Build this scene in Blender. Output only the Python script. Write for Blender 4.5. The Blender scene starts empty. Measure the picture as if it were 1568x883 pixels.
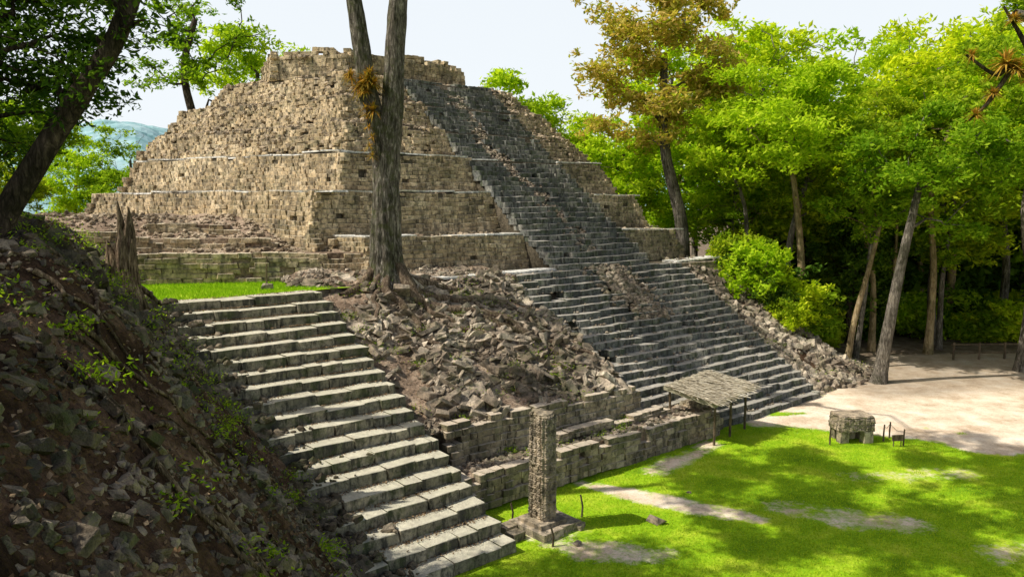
import bpy, bmesh, math, random
import numpy as np
from mathutils import Vector
rng = np.random.default_rng(11)
random.seed(11)
scene = bpy.context.scene
col = scene.collection

# ------------------------------------------------------------------ frame
U = np.array([.766, .643, 0.]); B = np.array([-.643, .766, 0.]); Nn = -B
O = np.array([.1, 21.4, 0.])
def W(s, t, z):
    s = np.asarray(s, float); t = np.asarray(t, float); z = np.asarray(z, float)
    s, t, z = np.broadcast_arrays(s, t, z)
    return O + s[..., None]*U + t[..., None]*B + z[..., None]*np.array([0, 0, 1.])
def ST(x, y):
    dx = x-O[0]; dy = y-O[1]
    return dx*U[0]+dy*U[1], dx*B[0]+dy*B[1]

# ------------------------------------------------------------------ noise
_tab = rng.random((256, 256))
def vn(x, y):
    xi = np.floor(x).astype(int); yi = np.floor(y).astype(int)
    fx = x-xi; fy = y-yi
    fx = fx*fx*(3-2*fx); fy = fy*fy*(3-2*fy)
    a = _tab[xi % 256, yi % 256]; b = _tab[(xi+1) % 256, yi % 256]
    c = _tab[xi % 256, (yi+1) % 256]; d = _tab[(xi+1) % 256, (yi+1) % 256]
    return (a*(1-fx)+b*fx)*(1-fy)+(c*(1-fx)+d*fx)*fy
def fbm(x, y, sc=1., o=4):
    x = np.asarray(x, float)/sc+37.3; y = np.asarray(y, float)/sc+11.7
    r = 0; a = .5; n = 0
    for i in range(o):
        r = r+a*vn(x*2**i+i*17, y*2**i+i*31); n += a; a *= .5
    return r/n*2-1     # about -1..1
def sstep(a, b, x):
    t = np.clip((x-a)/(b-a), 0, 1); return t*t*(3-2*t)

# ------------------------------------------------------------------ mesh helpers
def mk(name, V, Fs, mats, parent=None, smooth=False, attr=None):
    if not isinstance(Fs, list): Fs = [(Fs, 0)]
    if not isinstance(mats, list): mats = [mats]
    V = np.ascontiguousarray(V, dtype=np.float32).reshape(-1, 3)
    me = bpy.data.meshes.new(name)
    Fs = [(np.asarray(f, dtype=np.int32), m) for f, m in Fs if len(f)]
    nl = sum(f.size for f, m in Fs); npoly = sum(f.shape[0] for f, m in Fs)
    me.vertices.add(len(V)); me.vertices.foreach_set("co", V.ravel())
    me.loops.add(nl); me.polygons.add(npoly)
    me.loops.foreach_set("vertex_index", np.concatenate([f.ravel() for f, m in Fs]))
    tot = np.concatenate([np.full(f.shape[0], f.shape[1], np.int32) for f, m in Fs])
    st = np.concatenate([[0], np.cumsum(tot)[:-1]]).astype(np.int32)
    me.polygons.foreach_set("loop_start", st)
    try: me.polygons.foreach_set("loop_total", tot)
    except Exception: pass
    me.polygons.foreach_set("material_index", np.concatenate([np.full(f.shape[0], m, np.int32) for f, m in Fs]))
    me.polygons.foreach_set("use_smooth", np.full(npoly, smooth))
    for m in mats: me.materials.append(m)
    if attr:
        for k, a in attr.items():
            at = me.attributes.new(k, 'FLOAT', 'POINT'); at.data.foreach_set("value", np.ascontiguousarray(a, dtype=np.float32).ravel())
    me.update(calc_edges=True); me.validate()
    ob = bpy.data.objects.new(name, me); col.objects.link(ob)
    if parent: ob.parent = parent
    return ob
def empty(name, loc=(0, 0, 0)):
    e = bpy.data.objects.new(name, None); e.location = loc; e.empty_display_size = .3
    col.objects.link(e); return e
def join(parts):
    Vs = []; Fs = []; o = 0
    for V, F in parts:
        V = np.asarray(V).reshape(-1, 3)
        Vs.append(V); Fs.append(np.asarray(F)+o); o += len(V)
    return np.concatenate(Vs), np.concatenate(Fs)
def grid(nx, ny):
    i = np.arange(nx*ny).reshape(nx, ny)
    return np.stack([i[:-1, :-1], i[1:, :-1], i[1:, 1:], i[:-1, 1:]], -1).reshape(-1, 4)

def bm_tri(bm):
    bmesh.ops.triangulate(bm, faces=bm.faces[:])
    bm.verts.ensure_lookup_table(); bm.verts.index_update()
    V = np.array([v.co[:] for v in bm.verts]); F = np.array([[v.index for v in f.verts] for f in bm.faces])
    bm.free(); return V, F
def rock_tpl(n):
    bm = bmesh.new()
    for i in range(n):
        p = rng.uniform(-1, 1, 3); p = p/max(np.abs(p).max(), np.linalg.norm(p)*.8)
        bm.verts.new(p)
    r = bmesh.ops.convex_hull(bm, input=bm.verts[:])
    for v in [v for v in bm.verts if not v.link_faces]: bm.verts.remove(v)
    bmesh.ops.recalc_face_normals(bm, faces=bm.faces[:])
    return bm_tri(bm)
def block_tpl(o=.08, j=.06):
    bm = bmesh.new(); bmesh.ops.create_cube(bm, size=2)
    for v in bm.verts: v.co += Vector(rng.normal(0, j, 3))
    bmesh.ops.bevel(bm, geom=bm.edges[:]+bm.verts[:], offset=o, segments=1, affect='EDGES', profile=.5)
    for v in bm.verts: v.co += Vector(rng.normal(0, .022, 3))
    bmesh.ops.recalc_face_normals(bm, faces=bm.faces[:])
    return bm_tri(bm)
ROCKS = [rock_tpl(int(k)) for k in (9, 11, 13, 10, 15, 12, 9, 14)]
BLOCKS = [block_tpl() for _ in range(8)]
SLABS = [block_tpl(.05, .035) for _ in range(8)]
def stamp(tpls, C, S, R):
    C = np.asarray(C); S = np.asarray(S); n = len(C); parts = []
    pick = rng.integers(0, len(tpls), n)
    for k, (tv, tf) in enumerate(tpls):
        m = np.where(pick == k)[0]
        if not len(m): continue
        v = tv[None]*S[m][:, None, :]
        v = np.einsum('nij,nvj->nvi', R[m], v)+C[m][:, None, :]
        f = tf[None]+(np.arange(len(m))*len(tv))[:, None, None]
        parts.append((v.reshape(-1, 3), f.reshape(-1, 3)))
    return join(parts)
def rots(n, tilt=.4, yaw=None):
    a = rng.uniform(0, 2*np.pi, n) if yaw is None else yaw
    b = rng.normal(0, tilt, n); c = rng.normal(0, tilt, n)
    ca, sa, cb, sb, cc, sc = np.cos(a), np.sin(a), np.cos(b), np.sin(b), np.cos(c), np.sin(c)
    z = np.zeros(n); o = np.ones(n)
    Rz = np.stack([ca, -sa, z, sa, ca, z, z, z, o], -1).reshape(n, 3, 3)
    Rx = np.stack([o, z, z, z, cb, -sb, z, sb, cb], -1).reshape(n, 3, 3)
    Ry = np.stack([cc, z, sc, z, o, z, -sc, z, cc], -1).reshape(n, 3, 3)
    return Rz@Rx@Ry
def tube(P, r, seg=8, rough=0., furrow=0.):
    P = np.asarray(P, float); r = np.asarray(r, float)*np.ones(len(P))
    T = np.gradient(P, axis=0); T /= np.linalg.norm(T, axis=1)[:, None]+1e-9
    ref = np.array([.31, .95, .05]) if abs(T[:, 2]).mean() > .6 else np.array([0, 0, 1.])
    A = np.cross(T, ref); A /= np.linalg.norm(A, axis=1)[:, None]+1e-9
    Bv = np.cross(T, A); th = np.linspace(0, 2*np.pi, seg, endpoint=False)
    rr = r[:, None]*np.ones(seg)
    if rough:
        base = 1+rough*(rng.random(seg)-.5)*1.2
        rr = rr*base[None]*(1+rough*.5*(rng.random((len(P), seg))-.5))
    if furrow:
        L = np.r_[0, np.cumsum(np.linalg.norm(np.diff(P, axis=0), axis=1))]
        cx, cy = np.cos(th)[None]*r.max(), np.sin(th)[None]*r.max()
        f = fbm(cx*5+cy*3.1+L[:, None]*.22, cy*5-cx*2.3+L[:, None]*.35, .55, 4)+.8*fbm(cx+L[:, None]*.5, cy-L[:, None]*.4, .8, 3)
        rr = rr*(1+furrow*f)
    V = P[:, None]+rr[..., None]*(np.cos(th)[None, :, None]*A[:, None]+np.sin(th)[None, :, None]*Bv[:, None])
    n = len(P); i = np.arange(n*seg).reshape(n, seg); j = np.roll(i, -1, 1)
    F = np.stack([i[:-1], j[:-1], j[1:], i[1:]], -1).reshape(-1, 4)
    return V.reshape(-1, 3), F
def smoothpath(P, n):
    P = np.asarray(P, float); k = len(P)
    Q = np.vstack([2*P[0]-P[1], P, 2*P[-1]-P[-2]]); out = []
    for u in np.linspace(0, k-1-1e-6, n):
        i = int(u); f = u-i; a, b, c, d = Q[i], Q[i+1], Q[i+2], Q[i+3]
        out.append(.5*((2*b)+(-a+c)*f+(2*a-5*b+4*c-d)*f*f+(-a+3*b-3*c+d)*f**3))
    return np.array(out)

# ------------------------------------------------------------------ materials
def newmat(name):
    m = bpy.data.materials.new(name); m.use_nodes = True
    nt = m.node_tree; nt.nodes.clear(); return m, nt, nt.nodes, nt.links
def nd(nt, t, **kw):
    n = nt.nodes.new(t)
    for k, v in kw.items(): setattr(n, k, v)
    return n
def ramp(nt, fac, stops):
    r = nt.nodes.new('ShaderNodeValToRGB'); e = r.color_ramp.elements
    while len(e) > 1: e.remove(e[-1])
    for i, (p, c) in enumerate(stops):
        x = e[0] if i == 0 else e.new(p)
        x.position = p; x.color = (*c, 1)
    nt.links.new(fac, r.inputs[0]); return r.outputs[0]
def mix(nt, a, b, f, mode='MIX'):
    m = nt.nodes.new('ShaderNodeMix'); m.data_type = 'RGBA'; m.blend_type = mode
    for s, v in ((0, f), (6, a), (7, b)):
        if hasattr(v, 'links'): nt.links.new(v, m.inputs[s])
        elif isinstance(v, (int, float)): m.inputs[s].default_value = v
        else: m.inputs[s].default_value = (*v, 1)
    return m.outputs[2]
def noise(nt, scale, detail=4, rough=.6, vec=None, dist=0):
    n = nd(nt, 'ShaderNodeTexNoise'); n.inputs['Scale'].default_value = scale
    n.inputs['Detail'].default_value = detail; n.inputs['Roughness'].default_value = rough
    n.inputs['Distortion'].default_value = dist
    if vec is None:
        g = nt.nodes.new('ShaderNodeNewGeometry'); vec = g.outputs['Position']
    nt.links.new(vec, n.inputs['Vector']); return n.outputs['Fac']
def scaled(nt, sc):
    g = nt.nodes.new('ShaderNodeNewGeometry'); mp = nt.nodes.new('ShaderNodeMapping')
    mp.inputs['Scale'].default_value = sc; nt.links.new(g.outputs['Position'], mp.inputs['Vector']); return mp.outputs[0]
def finish(nt, colr, rough=.9, bump=None, bd=.03, bs=.6, spec=.2):
    p = nt.nodes.new('ShaderNodeBsdfPrincipled'); o = nt.nodes.new('ShaderNodeOutputMaterial')
    if hasattr(colr, 'links'): nt.links.new(colr, p.inputs['Base Color'])
    else: p.inputs['Base Color'].default_value = (*colr, 1)
    p.inputs['Roughness'].default_value = rough
    p.inputs['Specular IOR Level'].default_value = spec
    if bump is not None:
        b = nt.nodes.new('ShaderNodeBump'); b.inputs['Distance'].default_value = bd; b.inputs['Strength'].default_value = bs
        nt.links.new(bump, b.inputs['Height']); nt.links.new(b.outputs[0], p.inputs['Normal'])
    nt.links.new(p.outputs[0], o.inputs['Surface'])
def stone(name, dark, mid, light, moss=.3, lichen=.5, big=.35, sunlit_dust=None):
    m, nt, N_, L = newmat(name)
    g = nt.nodes.new('ShaderNodeNewGeometry')
    isl = ramp(nt, g.outputs['Random Per Island'], [(0, dark), (.3, mid), (.7, mid), (1, light)])
    n1 = noise(nt, big, 3, .65)
    c = mix(nt, isl, ramp(nt, n1, [(.36, dark), (.52, mid), (.66, light)]), .5)
    n2 = noise(nt, 4.5, 4, .75)
    c = mix(nt, c, ramp(nt, n2, [(.34, (.28, .27, .25)), (.5, (1, 1, 1)), (.66, (1.5, 1.45, 1.35))]), .9, 'MULTIPLY')
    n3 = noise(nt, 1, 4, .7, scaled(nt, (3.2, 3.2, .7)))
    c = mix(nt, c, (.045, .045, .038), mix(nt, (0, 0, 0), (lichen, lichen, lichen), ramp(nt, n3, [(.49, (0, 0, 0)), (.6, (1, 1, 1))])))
    n4 = noise(nt, 1.3, 4, .75)
    c = mix(nt, c, (.06, .09, .018), mix(nt, (0, 0, 0), (moss, moss, moss), ramp(nt, n4, [(.5, (0, 0, 0)), (.6, (1, 1, 1))])))
    if sunlit_dust:   # pale dusty tan on upward faces; sunlit tread contrast put into the colour
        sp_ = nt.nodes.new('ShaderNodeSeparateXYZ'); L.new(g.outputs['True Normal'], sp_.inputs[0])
        c = mix(nt, c, mix(nt, sunlit_dust, (1, 1, 1), n2, 'OVERLAY'), ramp(nt, sp_.outputs['Z'], [(.75, (0, 0, 0)), (.97, (.6, .6, .6))]))
    finish(nt, c, .95, noise(nt, 18, 2, .8), .04, .9)
    return m
M_wall = stone('wall_limestone', (.19, .15, .09), (.46, .355, .22), (.80, .66, .45), .2, .6, sunlit_dust=(.56, .47, .36))
M_wallg = stone('wall_limestone_shaded', (.11, .095, .065), (.30, .245, .165), (.56, .47, .34), .32, .6, sunlit_dust=(.50, .42, .33))
M_step = stone('step_stone', (.085, .08, .06), (.22, .205, .15), (.44, .39, .30), .45, .85, sunlit_dust=(.58, .49, .38))
M_stepd = stone('step_stone_shaded', (.055, .06, .06), (.15, .155, .145), (.36, .34, .29), .35, .85, sunlit_dust=(.34, .31, .265))  # darker, bluer step stone: shade on the main stair put into the colour
M_rub = stone('rubble_stone', (.09, .07, .05), (.27, .215, .16), (.66, .57, .45), .25, .5)
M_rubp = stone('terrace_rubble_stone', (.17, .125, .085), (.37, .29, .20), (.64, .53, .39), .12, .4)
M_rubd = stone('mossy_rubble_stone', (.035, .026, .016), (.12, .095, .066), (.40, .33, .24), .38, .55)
M_cop = stone('plaster_coping', (.50, .49, .45), (.64, .625, .58), (.74, .73, .69), 0, .1)
M_carve = stone('carved_stone', (.13, .105, .07), (.34, .28, .20), (.56, .47, .36), .15, .6, 1.2)
def soil(name, a, b, c_, bd=.08):
    m, nt, N_, L = newmat(name)
    c = ramp(nt, noise(nt, .8, 4, .7), [(.34, a), (.5, b), (.68, c_)])
    c = mix(nt, c, ramp(nt, noise(nt, 9, 4, .8), [(.3, (.4, .38, .36)), (.5, (1, 1, 1)), (.7, (1.6, 1.5, 1.4))]), .9, 'MULTIPLY')
    finish(nt, c, 1, noise(nt, 7, 3, .8), bd, 1, .05); return m
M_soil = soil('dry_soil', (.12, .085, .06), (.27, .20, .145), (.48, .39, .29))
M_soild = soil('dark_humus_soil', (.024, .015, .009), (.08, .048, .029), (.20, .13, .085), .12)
M_core = soil('mortar_core', (.05, .042, .03), (.10, .085, .06), (.18, .15, .11))

def ground_mat():
    m, nt, N_, L = newmat('plaza_ground')
    at = nd(nt, 'ShaderNodeAttribute', attribute_name='sand'); af = nd(nt, 'ShaderNodeAttribute', attribute_name='floor')
    gr = ramp(nt, noise(nt, .45, 4, .7), [(.32, (.13, .26, .010)), (.5, (.26, .44, .014)), (.66, (.44, .54, .04))])
    gr = mix(nt, gr, ramp(nt, noise(nt, 11, 4, .8), [(.3, (.5, .55, .45)), (.5, (1, 1, 1)), (.7, (1.4, 1.3, 1.3))]), .9, 'MULTIPLY')
    sa = ramp(nt, noise(nt, .7, 5, .75), [(.32, (.50, .37, .25)), (.5, (.74, .60, .45)), (.68, (.86, .76, .63))])
    sa = mix(nt, sa, ramp(nt, noise(nt, 14, 4, .8), [(.3, (.6, .57, .54)), (.5, (1, 1, 1)), (.7, (1.1, 1.1, 1.1))]), .85, 'MULTIPLY')
    fl = ramp(nt, noise(nt, 1.2, 4, .75), [(.3, (.08, .055, .035)), (.5, (.17, .13, .09)), (.7, (.30, .24, .18))])
    n = noise(nt, 2.6, 5, .85)
    ad = nd(nt, 'ShaderNodeMath', operation='ADD'); L.new(at.outputs['Fac'], ad.inputs[0]); L.new(n, ad.inputs[1])
    mr = nd(nt, 'ShaderNodeMapRange'); mr.inputs['From Min'].default_value = .82; mr.inputs['From Max'].default_value = 1.08; L.new(ad.outputs[0], mr.inputs['Value'])
    c = mix(nt, gr, sa, mr.outputs[0])
    c = mix(nt, c, fl, af.outputs['Fac'])
    finish(nt, c, 1, noise(nt, 9, 3, .8), .05, .7, .05); return m
M_ground = ground_mat()

def leaf_mat(name, a, b, c_, tr=.4):
    m, nt, N_, L = newmat(name)
    g = nt.nodes.new('ShaderNodeNewGeometry'); oi = nt.nodes.new('ShaderNodeObjectInfo')
    c = ramp(nt, g.outputs['Random Per Island'], [(0, a), (.5, b), (1, c_)])
    c = mix(nt, c, ramp(nt, oi.outputs['Random'], [(0, (.7, .85, .7)), (.5, (1, 1, 1)), (1, (1.4, 1.15, .9))]), .8, 'MULTIPLY')
    d = nt.nodes.new('ShaderNodeBsdfDiffuse'); t = nt.nodes.new('ShaderNodeBsdfTranslucent')
    L.new(c, d.inputs[0]); L.new(mix(nt, c, (1.3, 1.3, .6), 1., 'MULTIPLY'), t.inputs[0])
    ms = nt.nodes.new('ShaderNodeMixShader'); ms.inputs[0].default_value = tr
    L.new(d.outputs[0], ms.inputs[1]); L.new(t.outputs[0], ms.inputs[2])
    o = nt.nodes.new('ShaderNodeOutputMaterial'); L.new(ms.outputs[0], o.inputs[0]); return m
L_bright = leaf_mat('leaves_bright', (.24, .39, .012), (.42, .58, .02), (.60, .70, .05), .5)
L_mid = leaf_mat('leaves_mid', (.12, .22, .012), (.25, .39, .018), (.42, .52, .04), .5)
L_dark = leaf_mat('leaves_dark', (.025, .06, .01), (.065, .14, .015), (.15, .25, .03), .4)
L_shade = leaf_mat('leaves_canopy', (.03, .07, .01), (.07, .14, .015), (.12, .2, .03), .15)
L_brown = leaf_mat('leaves_russet', (.30, .34, .02), (.54, .42, .09), (.75, .48, .18), .5)
L_brom = leaf_mat('bromeliad_leaves', (.16, .17, .03), (.34, .26, .05), (.45, .24, .05), .3)
L_grass = leaf_mat('grass_blades', (.18, .32, .010), (.34, .52, .018), (.52, .62, .05), .35)
L_litter = leaf_mat('leaf_litter', (.10, .055, .03), (.20, .125, .07), (.42, .30, .19), .1)
def bark(name, a, b, c_, moss=0):
    m, nt, N_, L = newmat(name)
    n = noise(nt, 1.6, 5, .75, scaled(nt, (7, 7, 1.1)), 1.0)
    c = ramp(nt, n, [(.34, a), (.5, b), (.66, c_)])
    n2 = noise(nt, .9, 4, .7)
    c = mix(nt, c, ramp(nt, n2, [(.38, (.45, .5, .38)), (.5, (1, 1, 1)), (.66, (1.5, 1.5, 1.4))]), .8, 'MULTIPLY')
    if moss: c = mix(nt, c, (.07, .085, .02), mix(nt, (0, 0, 0), (moss, moss, moss), ramp(nt, noise(nt, 1.7, 5, .8), [(.5, (0, 0, 0)), (.6, (1, 1, 1))])))
    finish(nt, c, .95, n, .12, 1, .1); return m
B_great = bark('bark_mossy_grey', (.025, .022, .015), (.13, .112, .09), (.38, .34, .29), .6)
B_grey = bark('bark_grey', (.03, .026, .018), (.13, .112, .09), (.34, .30, .25))
B_dark = bark('bark_dark', (.02, .016, .01), (.06, .047, .033), (.15, .115, .08))
B_tan = bark('bark_tan', (.12, .085, .04), (.30, .22, .12), (.44, .35, .22))
B_root = bark('root_bark', (.04, .028, .018), (.16, .115, .08), (.36, .28, .20))
B_stump = bark('dead_wood', (.03, .02, .013), (.15, .105, .07), (.42, .32, .22))
M_wood = bark('weathered_wood', (.06, .045, .03), (.15, .11, .07), (.26, .20, .14))
M_thatch = leaf_mat('thatch_straw', (.36, .30, .22), (.58, .49, .38), (.75, .67, .55), .1)

# ------------------------------------------------------------------ terrain functions
def stair_z(t): return np.clip(t, -50, 12.66)*(6.56/12.66)
def hillH(s, t):
    base = np.where(t < 0, .25*t, stair_z(t))
    se = -4.4-.16*np.clip(t, 0, 12.6)-.12*np.clip(-t, 0, 30)+.4*fbm(t, t*0, 2.5)
    d = se-s
    g = np.where(d > 0, 1.5*d-.5*sstep(0, 1, d), .9*d-.05)
    h = base+g
    cap = 9.25+.5*fbm(s, t, 6)-.9*sstep(14, 24, t)
    k = .7
    hh = -np.log(np.exp(-h/k)+np.exp(-cap/k))*k
    rg = 1-np.abs(fbm(s+90, t, 1.3, 4))*2
    return hh+(.5*fbm(s, t, 2.2, 5)+.22*rg)*sstep(-.6, .8, d)
def moundH(s, t):
    f = np.clip((t-4.9)/(12.9-4.9), 0, 1.25)
    z = 2.3+4.15*f**1.05
    z = np.where(t > 12.9, 6.5+.18*(t-12.9), z)
    z = z+.45*fbm(s, t, 1.8, 5)*sstep(4.9, 6, t)*(1-sstep(12.5, 14, t)*.7)
    z = z-.35*(1-sstep(0, 1.2, s))*sstep(4.9, 6, t)
    z = z+.45*np.exp(-((s-3.4)**2+(t-12.6)**2)/1.6)
    return z
def rightH(s, t):
    a = np.clip((t-3.6)*.66, -.6, 6.6+.05*np.clip(t-14, 0, 30))
    e = 1-sstep(27.5, 37, s+.4*fbm(s, t, 3))
    return a*e-.25+.35*fbm(s, t, 2.0, 4)*e-.3*(1-sstep(0, .3, e))

# ------------------------------------------------------------------ ground sheet
def axis(a, b, st, far):
    c = list(np.arange(a, b, st)); x = a; d = st; lo = []
    while x > -far: d *= 1.35; x -= d; lo.append(x)
    x = c[-1]; d = st; hi = []
    while x < far: d *= 1.35; x += d; hi.append(x)
    return np.array(lo[::-1]+c+hi)
gx = axis(-6, 36, .25, 2500); gy = axis(12, 62, .25, 2500)
GX, GY = np.meshgrid(gx, gy, indexing='ij')
def seg_d(x, y, a, b):
    ax, ay = a; bx, by = b; dx, dy = bx-ax, by-ay
    u = np.clip(((x-ax)*dx+(y-ay)*dy)/(dx*dx+dy*dy), 0, 1)
    return np.hypot(x-ax-u*dx, y-ay-u*dy)
def sandmask(x, y):
    w = fbm(x, y, 3.0, 5)*1.1; w2 = fbm(x+40, y+9, .9, 3)
    edge = np.maximum(34.8-.47*(x-10), 30.2)
    m = sstep(-1.2, 1.8, y+w*1.8-edge)*sstep(8.2, 10.5, x+w)
    m = m*(1-.72*sstep(.12, .5, fbm(x+13, y*1.6+5, 2.4, 4))*(1-sstep(3.0, 6.5, y-edge)))
    v = 0*x
    for a, b, r, k in (((2.4, 27), (7.9, 23.7), .85, .55), ((2.2, 21.4), (4.4, 21.3), 1.1, .42), ((9, 24.6), (13, 23.2), 1.6, .38), ((5.5, 28.3), (8.5, 31.5), 1.2, .42), ((-1, 25), (9, 33.5), .9, .4), ((12.5, 27.5), (17, 28), 1.3, .34), ((14, 21), (18, 23), 1.5, .32)):
        v = np.maximum(v, k*(1-sstep(.1, r, seg_d(x, y, a, b)+w*.55)))
    v = np.maximum(v, .42*(1-sstep(.5, 1.9, np.hypot(x-.95, y-23)+w*.4)))
    v = v*(1+.45*w2)+.16*sstep(.05, .6, fbm(x, y, 1.6, 4))
    return np.maximum(m, v)
def floormask(x, y):
    edge = np.interp(x, [8, 15, 20, 24, 32, 45], [37, 41.5, 44.5, 49.5, 50.5, 47])
    w = fbm(x, y, 2.5, 4)
    f = np.maximum(sstep(-.4, 1., y+w*1.0-edge), sstep(40, 44, x+w))
    return np.maximum(f, .6*sstep(38.5, 41.5, y+w-.2*(x-22))*sstep(17, 20, x))
def gz(x, y): return .06*fbm(x, y, 4, 3)+.15*sstep(44, 60, y)*(1+fbm(x, y, 8))*3*sstep(0, 1, (100-y)/20)
mk('ground', np.stack([GX, GY, gz(GX, GY)], -1), grid(len(gx), len(gy)), M_ground, smooth=True,
   attr={'sand': sandmask(GX, GY), 'floor': floormask(GX, GY)})

def blades(n, X, Y, Z, h0, h1, w, mat, name, lean=.5, parent=None):
    a = rng.uniform(0, 2*np.pi, n); h = rng.uniform(h0, h1, n)
    d = np.stack([np.cos(a), np.sin(a), 0*a], -1)*w
    b = np.stack([X, Y, Z], -1); tip = b+np.stack([rng.normal(0, lean, n)*h, rng.normal(0, lean, n)*h, h], -1)
    V = np.stack([b-d, b+d, tip], 1).reshape(-1, 3)
    return mk(name, V, np.arange(3*n).reshape(n, 3), mat, parent=parent)
n = 200000
Y = 17+rng.random(n)**1.3*21; X = rng.uniform(-4, 26, n)
ok = (sandmask(X, Y)+.3*fbm(X, Y, .6) < .28) & (floormask(X, Y) < .3)
s_, t_ = ST(X, Y); ok &= ((t_ < -.1) | ((s_ > .3) & (t_ < 2.8)))
ok &= hillH(s_, t_) < .1
X, Y = X[ok], Y[ok]; blades(len(X), X, Y, gz(X, Y)-.005, .03, .09, .012, L_grass, 'lawn_grass')

# ------------------------------------------------------------------ masonry generators
def wall_blocks(p0, p1, zb, zt, outw, batter, ch=.22, lmin=.22, lmax=.6, miss=.015, ragged=0, proud=.03, depth=.22, e0=0, e1=0, tpl=None):
    p0 = np.array(p0[:2], float); p1 = np.array(p1[:2], float); L = np.linalg.norm(p1-p0); d = (p1-p0)/L
    o = np.array(outw[:2]); C = []; S = []; nz = max(1, int(round((zt-zb)/ch))); h = (zt-zb)/nz
    R0 = np.array([[d[0], o[0], 0], [d[1], o[1], 0], [0, 0, 1.]])
    for k in range(nz):
        zc = zb+(k+.5)*h; off = batter*(zt-zc)/(zt-zb); x = -rng.random()*.15-e0*off
        while x < L+e1*off:
            l = rng.uniform(lmin, lmax)
            if ragged and k == nz-1 and rng.random() < ragged: x += l; continue
            if rng.random() > miss:
                pr = rng.normal(0, proud)
                c = p0+d*(x+l/2)+o*(off-depth+.06+pr)
                wv = .05*math.sin(x*.45+zb)+.03*math.sin(x*1.3)
                C.append([c[0], c[1], zc+wv]); S.append([l/2-.006, depth, h/2-.004])
            x += l
    n = len(C); R = R0[None]@rots(n, .02, rng.normal(0, .025, n))
    return stamp(tpl or BLOCKS, C, S, R)
def body(name, pb, zb, pt, zt, mat, parent):
    pb = np.array(pb)[:, :2]; pt = np.array(pt)[:, :2]; n = len(pb)
    V = np.vstack([np.c_[pb, np.full(n, zb)], np.c_[pt, np.full(n, zt)]])
    F = [(i, (i+1) % n, n+(i+1) % n, n+i) for i in range(n)]
    me = bpy.data.meshes.new(name); me.from_pydata([tuple(v) for v in V], [], F+[tuple(n+i for i in range(n))])
    me.materials.append(mat); me.update(); ob = bpy.data.objects.new(name, me); col.objects.link(ob); ob.parent = parent; return ob

pyr = empty('stepped_pyramid')
wd = np.array([-.309, .951])
def lp(c, r): return (c[0]+wd[0]*r, c[1]+wd[1]*r)
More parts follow.
